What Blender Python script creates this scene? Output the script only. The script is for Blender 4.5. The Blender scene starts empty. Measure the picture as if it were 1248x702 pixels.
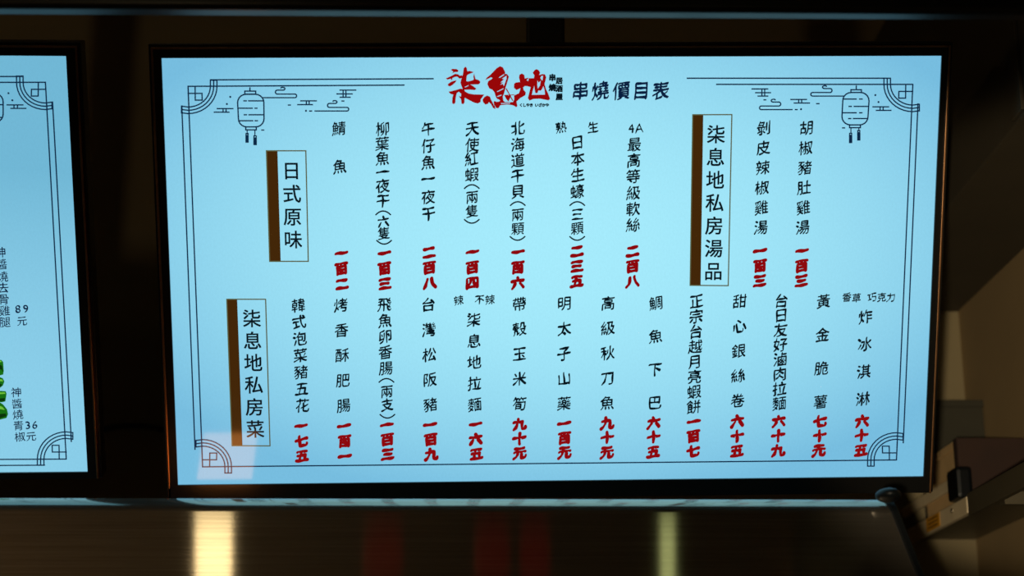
import bpy, bmesh, math, random
from mathutils import Vector, Matrix
from mathutils.geometry import tessellate_polygon

R = math.radians
scn = bpy.context.scene
col = scn.collection
random.seed(7)

# ---------------------------------------------------------------- camera
F = 2000.0                                   # focal length in pixels of the 1248 px wide frame
cam_d = bpy.data.cameras.new('camera')
cam = bpy.data.objects.new('camera', cam_d); col.objects.link(cam)
cam.location = (0, 0, 1.5)
cam.rotation_euler = (R(90 + 16.1), 0, R(-0.75))
cam_d.sensor_width = 36.0
cam_d.lens = F / 1248 * 36
cam_d.dof.use_dof = True
cam_d.dof.focus_distance = 2.06
cam_d.dof.aperture_fstop = 3.4
cam_d.clip_start = 0.02
scn.camera = cam
CM = cam.rotation_euler.to_matrix()
CO = Vector(cam.location)

# ---------------------------------------------------------------- world, exposure
w = bpy.data.worlds.new('world'); scn.world = w; w.use_nodes = True
w.node_tree.nodes['Background'].inputs[0].default_value = (0.9, 0.75, 0.5, 1)
w.node_tree.nodes['Background'].inputs[1].default_value = 0.004
scn.view_settings.view_transform = 'Standard'
scn.view_settings.look = 'None'
scn.view_settings.exposure = 0.0
scn.view_settings.gamma = 1.0

WARM = 5.0        # radiance of the warm ceiling lamp
TUBE = 1.3
LED = 5.5
RED = 0.045
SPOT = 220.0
FILL = 105.0


# ---------------------------------------------------------------- helpers
def s2l(c):
    return tuple(((v / 255) / 12.92 if v / 255 <= 0.04045 else ((v / 255 + 0.055) / 1.055) ** 2.4) for v in c)

def ray(px, py):
    return CM @ Vector(((px - 624) / F, (351 - py) / F, -1))

def on_x(px, py, x):                          # point of plane X = x seen at a pixel
    d = ray(px, py); return CO + d * ((x - CO.x) / d.x)

def on_y(px, py, y):
    d = ray(px, py); return CO + d * ((y - CO.y) / d.y)

def mat(name, base=(0.5, 0.5, 0.5), rough=0.5, metal=0.0, spec=0.5, emit=None, strength=0.0,
        noise=0.0, nscale=(8, 8, 8), bump=0.0, bscale=60, coat=0.0):
    m = bpy.data.materials.new(name); m.use_nodes = True
    nt = m.node_tree; b = nt.nodes['Principled BSDF']
    b.inputs['Base Color'].default_value = (*base, 1)
    b.inputs['Roughness'].default_value = rough
    b.inputs['Metallic'].default_value = metal
    b.inputs['Specular IOR Level'].default_value = spec
    b.inputs['Coat Weight'].default_value = coat
    if emit is not None:
        b.inputs['Emission Color'].default_value = (*emit, 1)
        b.inputs['Emission Strength'].default_value = strength
    if noise or bump:
        tc = nt.nodes.new('ShaderNodeTexCoord')
        mp = nt.nodes.new('ShaderNodeMapping'); mp.inputs['Scale'].default_value = nscale
        nt.links.new(tc.outputs['Object'], mp.inputs[0])
    if noise:
        n = nt.nodes.new('ShaderNodeTexNoise'); n.inputs['Scale'].default_value = 1.0; n.inputs['Detail'].default_value = 5
        nt.links.new(mp.outputs[0], n.inputs['Vector'])
        mr = nt.nodes.new('ShaderNodeMapRange')
        mr.inputs['From Min'].default_value = 0.3; mr.inputs['From Max'].default_value = 0.7
        mr.inputs['To Min'].default_value = 1 - noise; mr.inputs['To Max'].default_value = 1 + noise
        nt.links.new(n.outputs['Fac'], mr.inputs['Value'])
        hv = nt.nodes.new('ShaderNodeVectorMath'); hv.operation = 'SCALE'
        hv.inputs[0].default_value = base
        nt.links.new(mr.outputs[0], hv.inputs['Scale'])
        nt.links.new(hv.outputs[0], b.inputs['Base Color'])
    if bump:
        n2 = nt.nodes.new('ShaderNodeTexNoise'); n2.inputs['Scale'].default_value = bscale / max(nscale); n2.inputs['Detail'].default_value = 4
        nt.links.new(mp.outputs[0], n2.inputs['Vector'])
        bp = nt.nodes.new('ShaderNodeBump'); bp.inputs['Strength'].default_value = bump; bp.inputs['Distance'].default_value = 0.002
        nt.links.new(n2.outputs['Fac'], bp.inputs['Height'])
        nt.links.new(bp.outputs[0], b.inputs['Normal'])
    return m

def link(name, me, parent=None, loc=None):
    o = bpy.data.objects.new(name, me); col.objects.link(o)
    if parent: o.parent = parent
    if loc is not None: o.location = loc
    return o

def obj(name, bm, mats, parent=None, loc=None, smooth=False):
    me = bpy.data.meshes.new(name)
    bm.to_mesh(me); bm.free()
    for m in (mats if isinstance(mats, (list, tuple)) else [mats]): me.materials.append(m)
    if smooth:
        for p in me.polygons: p.use_smooth = True
    return link(name, me, parent, loc)

def empty(name, label, cat, group=None, M=None, loc=None):
    o = bpy.data.objects.new(name, None); col.objects.link(o)
    o.empty_display_size = 0.05
    if M is not None: o.matrix_world = M
    if loc is not None: o.location = loc
    o['label'] = label; o['category'] = cat
    if group: o['group'] = group
    return o

def tag(o, label, cat, group=None):
    o['label'] = label; o['category'] = cat
    if group: o['group'] = group
    return o

def struct(o):
    o['kind'] = 'structure'; return o

def bx(bm, x0, x1, y0, y1, z0, z1, bev=0.0, mi=0, seg=2):
    r = bmesh.ops.create_cube(bm, size=1)
    for v in r['verts']:
        v.co = Vector((x0 + (v.co.x + .5) * (x1 - x0), y0 + (v.co.y + .5) * (y1 - y0), z0 + (v.co.z + .5) * (z1 - z0)))
    fs = set(f for v in r['verts'] for f in v.link_faces)
    for f in fs: f.material_index = mi
    if bev:
        es = list(set(e for v in r['verts'] for e in v.link_edges))
        bmesh.ops.bevel(bm, geom=es, offset=bev, segments=seg, affect='EDGES', profile=0.6)
    return bm

def cyl(bm, c, r, h, axis='Z', seg=20, r2=None, mi=0):
    m = {'Z': Matrix(), 'X': Matrix.Rotation(R(90), 4, 'Y'), 'Y': Matrix.Rotation(R(90), 4, 'X')}[axis]
    res = bmesh.ops.create_cone(bm, cap_ends=True, segments=seg, radius1=r, radius2=r if r2 is None else r2, depth=h,
                                matrix=Matrix.Translation(c) @ m)
    for f in set(f for v in res['verts'] for f in v.link_faces): f.material_index = mi
    return bm

def lathe(bm, prof, c, seg=20):
    rings = []
    for r, z in prof:
        rings.append([bm.verts.new((c[0] + r * math.cos(2 * math.pi * k / seg), c[1] + r * math.sin(2 * math.pi * k / seg), c[2] + z)) for k in range(seg)])
    for a, b in zip(rings, rings[1:]):
        for k in range(seg):
            bm.faces.new((a[k], a[(k + 1) % seg], b[(k + 1) % seg], b[k]))
    bm.faces.new(list(reversed(rings[0]))); bm.faces.new(rings[-1])
    return bm

# ---------------------------------------------------------------- materials
M_wall = mat('warm_grey_plaster', s2l((150, 126, 86)), 0.85, noise=0.10, nscale=(3, 3, 3), bump=0.25, bscale=90)
M_wallback = mat('brown_grey_panel', s2l((128, 114, 82)), 0.7, noise=0.08, nscale=(2, 2, 6), bump=0.15, bscale=90)
M_ceiling = mat('ceiling_paint', s2l((120, 106, 84)), 0.9, noise=0.05)
M_floor = mat('dark_floor_tile', s2l((60, 50, 42)), 0.4, noise=0.15)
M_black = mat('black_gloss_beam', (0.004, 0.004, 0.005), 0.30, noise=0.05)
M_bezel = mat('black_bezel_plastic', (0.004, 0.004, 0.004), 0.28, bump=0.05, bscale=400)
M_house = mat('matt_black_housing', (0.006, 0.006, 0.006), 0.6, bump=0.1, bscale=300)
M_shade_box = mat('dark_shade_box_paint', s2l((62, 54, 38)), 0.7, noise=0.08)
M_trim = mat('bronze_metal_trim', s2l((150, 108, 74)), 0.38, metal=1.0, noise=0.2, nscale=(4, 4, 30))
M_pole = mat('black_steel_pole', (0.004, 0.004, 0.004), 0.5, noise=0.1)
M_rubber = mat('black_rubber_edge', (0.003, 0.004, 0.005), 0.42, spec=0.18, noise=0.1)
M_cable = mat('black_cable_jacket', (0.003, 0.003, 0.003), 0.6, noise=0.05)
M_cream = mat('cream_carton', s2l((205, 170, 118)), 0.8, noise=0.08, nscale=(20, 20, 20))
M_redbrown = mat('red_brown_carton', s2l((44, 22, 10)), 0.8, noise=0.15, nscale=(20, 20, 20))
M_greycart = mat('dark_grey_carton', s2l((50, 47, 34)), 0.85, noise=0.08, nscale=(20, 20, 20))
M_whitebar = mat('off_white_enamel', s2l((222, 202, 164)), 0.45, noise=0.08, nscale=(10, 30, 10))
M_greyrail = mat('grey_steel_rail', s2l((92, 84, 66)), 0.4, metal=0.3, noise=0.1, nscale=(10, 10, 10))
M_sticker = mat('yellow_sticker', s2l((214, 150, 20)), 0.6, noise=0.2, nscale=(60, 60, 60))
M_stickink = mat('sticker_ink', s2l((110, 66, 10)), 0.6)
M_screw = mat('bright_screw', s2l((190, 180, 160)), 0.3, metal=1.0)
M_counter = mat('counter_laminate', s2l((60, 48, 36)), 0.5, noise=0.1)
M_warmlamp = mat('warm_lamp_diffuser', (1, .8, .5), 0.4, emit=s2l((255, 232, 178)), strength=WARM)
M_ledlamp = mat('warm_led_diffuser', (1, .8, .5), 0.4, emit=s2l((255, 152, 66)), strength=LED)
M_tube = mat('greenish_tube', (1, 1, 1), 0.4, emit=s2l((222, 240, 165)), strength=TUBE)
M_lampbody = mat('lamp_housing', (0.02, 0.02, 0.02), 0.5)
M_redlamp = mat('red_paper_lantern', s2l((170, 30, 15)), 0.7, emit=s2l((255, 50, 12)), strength=RED)

def steel():
    m = bpy.data.materials.new('brushed_stainless_steel'); m.use_nodes = True
    nt = m.node_tree; b = nt.nodes['Principled BSDF']
    b.inputs['Metallic'].default_value = 1.0
    tc = nt.nodes.new('ShaderNodeTexCoord'); mp = nt.nodes.new('ShaderNodeMapping')
    mp.inputs['Scale'].default_value = (6, 300, 700)
    nt.links.new(tc.outputs['Object'], mp.inputs[0])
    n = nt.nodes.new('ShaderNodeTexNoise'); n.inputs['Scale'].default_value = 1.0; n.inputs['Detail'].default_value = 3
    nt.links.new(mp.outputs[0], n.inputs['Vector'])
    cr = nt.nodes.new('ShaderNodeValToRGB')
    cr.color_ramp.elements[0].position = 0.3; cr.color_ramp.elements[1].position = 0.7
    cr.color_ramp.elements[0].color = (*s2l((170, 160, 146)), 1); cr.color_ramp.elements[1].color = (*s2l((194, 184, 170)), 1)
    nt.links.new(n.outputs['Fac'], cr.inputs[0]); nt.links.new(cr.outputs[0], b.inputs['Base Color'])
    mr = nt.nodes.new('ShaderNodeMapRange'); mr.inputs['To Min'].default_value = 0.075; mr.inputs['To Max'].default_value = 0.10
    nt.links.new(n.outputs['Fac'], mr.inputs['Value']); nt.links.new(mr.outputs[0], b.inputs['Roughness'])
    b.inputs['Anisotropic'].default_value = 1.0
    tv = nt.nodes.new('ShaderNodeCombineXYZ'); tv.inputs[0].default_value = 1.0
    nt.links.new(tv.outputs[0], b.inputs['Tangent'])
    b.inputs['Anisotropic Rotation'].default_value = 0.25
    # worn haze of the surface: a second, much rougher lobe
    b2 = nt.nodes.new('ShaderNodeBsdfPrincipled'); b2.inputs['Metallic'].default_value = 1.0; b2.inputs['Roughness'].default_value = 0.5
    b2.inputs['Anisotropic'].default_value = 0.6; b2.inputs['Anisotropic Rotation'].default_value = 0.25
    nt.links.new(tv.outputs[0], b2.inputs['Tangent']); nt.links.new(cr.outputs[0], b2.inputs['Base Color'])
    ms = nt.nodes.new('ShaderNodeMixShader'); ms.inputs[0].default_value = 0.22
    nt.links.new(b.outputs[0], ms.inputs[1]); nt.links.new(b2.outputs[0], ms.inputs[2])
    nt.links.new(ms.outputs[0], nt.nodes['Material Output'].inputs['Surface'])
    return m
M_steel = steel()

def display_mat(name, c_mid, c_edge, cx, cz):
    m = bpy.data.materials.new(name); m.use_nodes = True
    nt = m.node_tree; b = nt.nodes['Principled BSDF']
    b.inputs['Base Color'].default_value = (0.004, 0.004, 0.004, 1)
    b.inputs['Roughness'].default_value = 0.10
    b.inputs['Specular IOR Level'].default_value = 0.5
    tc = nt.nodes.new('ShaderNodeTexCoord'); mp = nt.nodes.new('ShaderNodeMapping')
    mp.inputs['Location'].default_value = (-cx / 0.60, 0, -cz / 0.33)
    mp.inputs['Scale'].default_value = (1 / 0.60, 0, 1 / 0.33)
    nt.links.new(tc.outputs['Object'], mp.inputs[0])
    ln = nt.nodes.new('ShaderNodeVectorMath'); ln.operation = 'LENGTH'; nt.links.new(mp.outputs[0], ln.inputs[0])
    pw = nt.nodes.new('ShaderNodeMath'); pw.operation = 'POWER'; pw.inputs[1].default_value = 2.0
    nt.links.new(ln.outputs['Value'], pw.inputs[0])
    mx = nt.nodes.new('ShaderNodeMix'); mx.data_type = 'RGBA'
    mx.inputs['A'].default_value = (*s2l(c_mid), 1); mx.inputs['B'].default_value = (*s2l(c_edge), 1)
    nt.links.new(pw.outputs[0], mx.inputs['Factor'])
    # faint sub-pixel column grain of the panel
    mp2 = nt.nodes.new('ShaderNodeMapping'); mp2.inputs['Scale'].default_value = (420, 0, 260)
    nt.links.new(tc.outputs['Object'], mp2.inputs[0])
    n = nt.nodes.new('ShaderNodeTexNoise'); n.inputs['Scale'].default_value = 1.0; n.inputs['Detail'].default_value = 2
    nt.links.new(mp2.outputs[0], n.inputs['Vector'])
    mr = nt.nodes.new('ShaderNodeMapRange'); mr.inputs['To Min'].default_value = 0.96; mr.inputs['To Max'].default_value = 1.06
    nt.links.new(n.outputs['Fac'], mr.inputs['Value'])
    nt.links.new(mx.outputs['Result'], b.inputs['Emission Color'])
    nt.links.new(mr.outputs[0], b.inputs['Emission Strength'])
    return m

def ink(name, c, k=1.0):
    m = mat(name, (0.004, 0.004, 0.004), 0.12, emit=s2l(c), strength=k)
    return m
I_black = ink('screen_black', (6, 20, 28))
I_navy = ink('screen_navy', (8, 38, 68))
I_head = ink('screen_dark_navy', (8, 30, 62))
I_red = ink('screen_red', (140, 6, 12))
I_logo = ink('screen_deep_red', (150, 6, 8))
I_brown = ink('screen_brown', (66, 38, 8))
I_gold = ink('screen_gold', (90, 92, 60))
I_green = ink('screen_green', (22, 110, 18))
I_greenl = ink('screen_light_green', (110, 190, 60))
I_greend = ink('screen_dark_green', (8, 52, 10))
I_pale = ink('screen_pale', (160, 214, 240))

# ---------------------------------------------------------------- the room
def plane_box(name, m, *a):
    return struct(obj(name, bx(bmesh.new(), *a), m))
WR, WB, WL, WF, ZC = 0.82, 2.77, -2.4, -2.6, 3.1
plane_box('floor', M_floor, WL - .1, WR + .1, WF - .1, WB + .1, -0.1, 0)
plane_box('ceiling', M_ceiling, WL - .1, WR + .1, WF - .1, WB + .1, ZC, ZC + .1)
plane_box('wall_back', M_wallback, WL, WR, WB, WB + .1, 0, ZC)
plane_box('wall_right', M_wall, WR, WR + .1, WF - .1, WB + .1, 0, ZC)
plane_box('wall_left', M_wall, WL - .1, WL, WF - .1, WB + .1, 0, ZC)
plane_box('wall_front', M_wall, WL, WR, WF - .1, WF, 0, ZC)

# black soffit above the screens, with a rounded lower lip
def soffit():
    bm = bmesh.new()
    y0, y1 = 1.55, 1.568
    p = on_y(624, 11.5, y0)
    zb = p.z; r = 0.006; ZT = zb + 0.10
    prof = [(y0, ZT)] + [(y0 + r - r * math.cos(a), zb + r - r * math.sin(a)) for a in [R(90 * k / 6) for k in range(7)]] + [(y1, zb), (y1, ZT)]
    A = [bm.verts.new((WL, y, z)) for y, z in prof]; B = [bm.verts.new((WR, y, z)) for y, z in prof]
    for k in range(len(prof)):
        j = (k + 1) % len(prof); bm.faces.new((A[k], A[j], B[j], B[k]))
    bm.faces.new(A); bm.faces.new(list(reversed(B)))
    bmesh.ops.recalc_face_normals(bm, faces=bm.faces)
    return struct(obj('trim_1', bm, M_black))
soffit()

# added box along the right wall; its dark underside stands for the shadow band
pa = on_x(1205, 345, WR)
_d = ray(1205, 192); DX = CO.x + _d.x * (pa.z - CO.z) / _d.z
shade_box = empty('added_shade_box', 'dark box added along the right wall to form the shadow band above the shelf', 'shade_box', loc=(0.74, 1.6, pa.z))
L = shade_box.location
obj('shade_box_casing', bx(bmesh.new(), DX - L.x, WR - .001 - L.x, 0.3 - L.y, WB - .001 - L.y, 0, 0.42, 0.003), M_shade_box, shade_box)
for k in range(4):
    obj('shade_box_collar', bx(bmesh.new(), DX - .005 - L.x, DX - .0001 - L.x, 0.35 + k * .75 - L.y, 0.39 + k * .75 - L.y, 0.005, 0.415, 0.001), M_shade_box, shade_box)

# ---------------------------------------------------------------- screens
SW, SH = 0.952, 0.5355

class Screen:
    def __init__(self, loc, M3, label):
        M = Matrix(M3).transposed().to_4x4() if False else Matrix(M3).to_4x4()
        q = M.to_quaternion().normalized()
        M = q.to_matrix().to_4x4(); M.translation = Vector(loc)
        self.M = M; self.inv = M.inverted()
        self.root = empty('menu_screen', label, 'screen', 'ceiling hung menu screens', M=M)
        self.seg = {}
    def p(self, px, py):                       # pixel -> point on the screen face (local x, z)
        d = self.inv.to_3x3() @ ray(px, py); o = self.inv @ CO
        t = -o.y / d.y; q = o + d * t
        return (q.x, q.z)
    def line(self, bm, pts, w=1.2, closed=False, y=-0.0007, local=False):
        P = [Vector(q if local else self.p(*q)) for q in pts]
        n = len(P); hw = w * 1.3 * 0.001024 / 2
        for k in range(n if closed else n - 1):
            a, b = P[k], P[(k + 1) % n]; d = b - a
            if d.length < 1e-7: continue
            d.normalize(); t = Vector((-d.y, d.x)) * hw; e = d * hw * .8
            vs = [bm.verts.new((v.x, y, v.y)) for v in (a - e + t, a - e - t, b + e - t, b + e + t)]
            bm.faces.new(vs)
    def dot(self, bm, c, r=1.3):
        c = self.p(*c)
        bm.faces.new([bm.verts.new((c[0] + r * .00102 * math.cos(k * .785), -0.0007, c[1] + r * .00102 * math.sin(k * .785))) for k in range(8)])
    def poly(self, bm, pts, mi=0, y=-0.0007):
        f = bm.faces.new([bm.verts.new((x, y, z)) for x, z in [self.p(*q) for q in pts]])
        f.material_index = mi
        return f

SA = Screen((0.078, 1.9622, 2.0856), ((0.99973, -0.02179, -0.00763), (0.01622, 0.89795, -0.4398), (0.01643, 0.43956, 0.89806)),
            'large pale blue menu screen with a red title and twenty three dish columns')
SB = Screen((-0.9952, 1.9593, 2.084), ((0.99876, -0.04954, 0.00581), (0.04586, 0.86612, -0.49773), (0.01963, 0.49738, 0.86731)),
            'menu screen cut by the left frame edge, showing green peppers and two prices')

def build_tv(S, mt, bl, bt, bb, br, trim_bot_l, trim_bot_r, pole_x):
    W2, H2 = SW / 2, SH / 2
    r = S.root
    # display panel
    bm = bmesh.new(); bx(bm, -W2, W2, 0.0, 0.006, -H2, H2)
    S.disp = obj('display', bm, mt, r)
    # bezel as a four sided frame round the display
    bm = bmesh.new(); f = -0.003
    bx(bm, -W2 - bl, -W2, f, 0.03, -H2 - bb, H2 + bt); bx(bm, W2, W2 + br, f, 0.03, -H2 - bb, H2 + bt)
    bx(bm, -W2, W2, f, 0.03, H2, H2 + bt); bx(bm, -W2, W2, f, 0.03, -H2 - bb, -H2)
    obj('bezel', bm, M_bezel, r)
    t = 0.0026
    for (x0, x1, z0, z1) in ((-W2 - bl - t, -W2 - bl, trim_bot_l, H2 + bt + t), (W2 + br, W2 + br + t, trim_bot_r, H2 + bt + t),
                             (-W2 - bl, W2 + br, H2 + bt, H2 + bt + t)):
        obj('edge_trim', bx(bmesh.new(), x0, x1, -0.006, 0.026, z0, z1, 0.0007), M_trim, r)
    for (x0, x1) in ((-W2 - bl - 0.0062, -W2 - bl - t - .0001), (W2 + br + t + .0001, W2 + br + 0.0062)):
        obj('side_rim', bx(bmesh.new(), x0, x1, 0.000, 0.03, -H2 - bb, H2 + bt + t + .003, 0.001), M_bezel, r)
    obj('side_rim', bx(bmesh.new(), -W2 - bl - .0062, W2 + br + .0062, 0.0, 0.03, H2 + bt + t + .0001, H2 + bt + 0.0065, 0.001), M_bezel, r)
    bm = bmesh.new(); bx(bm, -W2 - bl + .004, W2 + br - .004, 0.0301, 0.048, -H2 - bb + .006, H2 + bt - .004, 0.006)
    obj('back_shell', bm, M_house, r)
    bm = bmesh.new(); bx(bm, -0.30, 0.30, 0.0481, 0.075, -0.20, 0.12, 0.01)
    obj('electronics_housing', bm, M_house, r)
    # wall-plate and pole up to the ceiling (built in world axes, parented)
    wp = S.M @ Vector((pole_x, 0.077, 0.0))
    bm = bmesh.new(); bx(bm, pole_x - .11, pole_x + .11, 0.0751, 0.085, -.10, .10, 0.003)
    for sx in (-.08, .08): bx(bm, pole_x + sx - .012, pole_x + sx + .012, 0.0851, 0.10, -.12, .12, 0.002)
    obj('mount_plate', bm, M_pole, r)
    c = S.M @ Vector((pole_x, 0.13, 0.0))
    bm = bmesh.new()
    bx(bm, -.026, .026, -.022, .022, -0.06, ZC - c.z - .012, 0.004)
    o = obj('mount_pole', bm, M_pole, r); o.matrix_parent_inverse = S.M.inverted(); o.location = c
    bm = bmesh.new(); bx(bm, -.075, .075, -.075, .075, ZC - c.z - .012, ZC - c.z - .0005, 0.002)
    o = obj('ceiling_plate', bm, M_pole, r); o.matrix_parent_inverse = S.M.inverted(); o.location = c
    bm = bmesh.new(); bx(bm, -.03, .03, -.035, .0, -0.045, 0.045, 0.003)
    o = obj('tilt_joint', bm, M_pole, r); o.matrix_parent_inverse = S.M.inverted(); o.location = c

m_dispA = display_mat('lit_panel_main', (165, 234, 251), (118, 188, 222), 0.0, 0.035)
m_dispB = display_mat('lit_panel_left', (138, 205, 232), (112, 182, 212), 0.36, -0.20)
H2 = SH / 2
build_tv(SA, m_dispA, 0.0095, 0.0105, 0.0215, 0.0075, -H2 - 0.004, -H2 - .0215, -0.002)
build_tv(SB, m_dispB, 0.0105, 0.0100, 0.0090, 0.0115, 0 - H2 - .004, -H2 - .008, 0.0)

# ---------------------------------------------------------------- lettering
_gc = {}
_fc = bpy.data.curves.new('glyph', 'FONT'); _fc.resolution_u = 3
_fo = bpy.data.objects.new('glyph', _fc); col.objects.link(_fo)

def glyph(ch, soft):
    if (ch, soft) in _gc: return _gc[(ch, soft)]
    _fc.body = ch
    bpy.context.view_layer.update()
    ev = _fo.evaluated_get(bpy.context.evaluated_depsgraph_get())
    me = ev.to_mesh()
    vs = [Vector((v.co.x, v.co.y)) for v in me.vertices]
    fs = [tuple(p.vertices) for p in me.polygons]
    ev.to_mesh_clear()
    # weld + boundary normals
    bm = bmesh.new()
    bv = [bm.verts.new((v.x, v.y, 0)) for v in vs]
    for f in fs:
        try: bm.faces.new([bv[i] for i in f])
        except ValueError: pass
    bmesh.ops.remove_doubles(bm, verts=bm.verts, dist=1e-5)
    if soft:
        for _ in range(4):                      # split long outline edges, then round them: a brush has no square ends
            le = [e for e in bm.edges if len(e.link_faces) == 1 and e.calc_length() > 0.045]
            if not le: break
            bmesh.ops.subdivide_edges(bm, edges=le, cuts=1)
            bmesh.ops.triangulate(bm, faces=[f for f in bm.faces if len(f.verts) > 3])
        for _ in range(soft):
            nb = {}
            for e in bm.edges:
                if len(e.link_faces) == 1:
                    for a, b in (e.verts, reversed(e.verts)): nb.setdefault(a, []).append(b)
            new = {v: v.co * .5 + (l[0].co + l[1].co) * .25 for v, l in nb.items() if len(l) == 2}
            for v, c in new.items(): v.co = c
    bmesh.ops.recalc_face_normals(bm, faces=bm.faces)
    bm.verts.ensure_lookup_table(); bm.verts.index_update()
    nrm = [Vector((0, 0)) for _ in bm.verts]
    for e in bm.edges:
        if len(e.link_faces) != 1: continue
        f = e.link_faces[0]; a, b = e.verts
        d = (b.co - a.co).to_2d(); n = Vector((d.y, -d.x))
        if n.length < 1e-9: continue
        n.normalize()
        c = f.calc_center_median().to_2d(); mid = ((a.co + b.co) / 2).to_2d()
        # outward: away from the face interior
        tri = [v.co.to_2d() for v in f.verts if v not in (a, b)]
        q = tri[0] if tri else c
        if (q - mid).dot(n) > 0: n = -n
        nrm[a.index] += n; nrm[b.index] += n
    nrm = [n.normalized() if n.length > 1e-6 else n for n in nrm]
    vs = [v.co.to_2d() for v in bm.verts]; fs = [tuple(v.index for v in f.verts) for f in bm.faces]
    bm.free()
    x0 = min(v.x for v in vs); x1 = max(v.x for v in vs)
    area = 0.0
    for f in fs:
        for k in range(1, len(f) - 1):
            a, b, c = vs[f[0]], vs[f[k]], vs[f[k + 1]]; area += abs((b - a).cross(c - a)) / 2
    wide = ord(ch) > 0x2000
    cx, cy = (0.5, 0.38) if wide else ((x0 + x1) / 2, 0.35)
    _gc[(ch, soft)] = ([v - Vector((cx, cy)) for v in vs], nrm, fs, area)
    return _gc[(ch, soft)]

# styles: width factor, height factor, isotropic weight, nib weight, nib angle, upward slant, wobble
ST = {
    'hand':  (0.96, 0.98, 0.013, 0.024, 60, 0.13, 0.015, 3.0),
    'price': (0.98, 0.90, 0.070, 0.026, 80, 0.15, 0.016, 1.0),
    'plain': (1.00, 1.02, 0.021, 0.000, 0, 0.0, 0.0, 0.0),
    'head':  (0.98, 1.04, 0.014, 0.034, 60, 0.14, 0.018, 3.0),
    'thin':  (1.00, 1.00, 0.004, 0.020, 50, 0.08, 0.008, 1.0),
    'tiny':  (1.00, 1.00, 0.065, 0.010, 50, 0.0, 0.0, 0.0),
}

def put(S, bm, ch, x, y, size, style='hand', y_off=-0.0007, sx=1.0):
    fx, fy, iso, nibw, ang, slant, wob, rj = ST[style]
    c = Vector(S.p(x, y))
    sc = (Vector(S.p(x + size / 2, y)) - Vector(S.p(x - size / 2, y))).length
    if ch in '︵︶':
        # vertical brackets drawn as shallow arcs
        sgn = 1 if ch == '︵' else -1; pts = []
        for k in range(9):
            u = -1 + k / 4; pts.append((c.x + u * sc * .48, c.y + sgn * sc * (.13 - .24 * u * u)))
        S.line(bm, pts, 1.3, local=True); return
    vs, nrm, fs, area = glyph(ch, {'hand': 2, 'head': 2, 'price': 3, 'thin': 1}.get(style, 0))
    dense = max(0.0, area - 0.20)
    iso -= dense * (0.035 if size > 12 else 0); nibw *= max(0.3, 1 - 1.5 * dense); wob *= max(0.3, 1 - 4.0 * dense)
    if ord(ch) < 128 and style == 'hand': iso -= 0.02
    a = R(ang); d = Vector((math.cos(a), math.sin(a)))
    rot = R(random.uniform(-rj, rj)); cr, sr = math.cos(rot), math.sin(rot)
    ph = random.uniform(0, 6)
    out = []
    for v, n in zip(vs, nrm):
        q = v + n * (iso + 1.3 * wob * math.sin(9 * v.x + 5 * v.y + ph)) + d * (nibw * n.dot(d))
        q = Vector((q.x * fx * sx, q.y * fy + q.x * slant))
        if wob: q += Vector((wob * math.sin(7 * q.y + ph), wob * math.sin(8 * q.x + 2 * ph)))
        q = Vector((q.x * cr - q.y * sr, q.x * sr + q.y * cr)) * sc + c
        out.append(bm.verts.new((q.x, y_off, q.y)))
    for f in fs:
        try: bm.faces.new([out[i] for i in f])
        except ValueError: pass

def column(S, name, items, size, style, m, label=None):
    bm = bmesh.new()
    for it in items:
        put(S, bm, it[0], it[1], it[2], it[3] if len(it) > 3 else size, style)
    o = obj(name, bm, m, S.disp)
    if label: o['label'] = label
    return o

def spread(text, a, b):
    n = len(text) - 1
    return [(ch, a[0] + (b[0] - a[0]) * k / n, a[1] + (b[1] - a[1]) * k / n) for k, ch in enumerate(text)]

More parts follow.
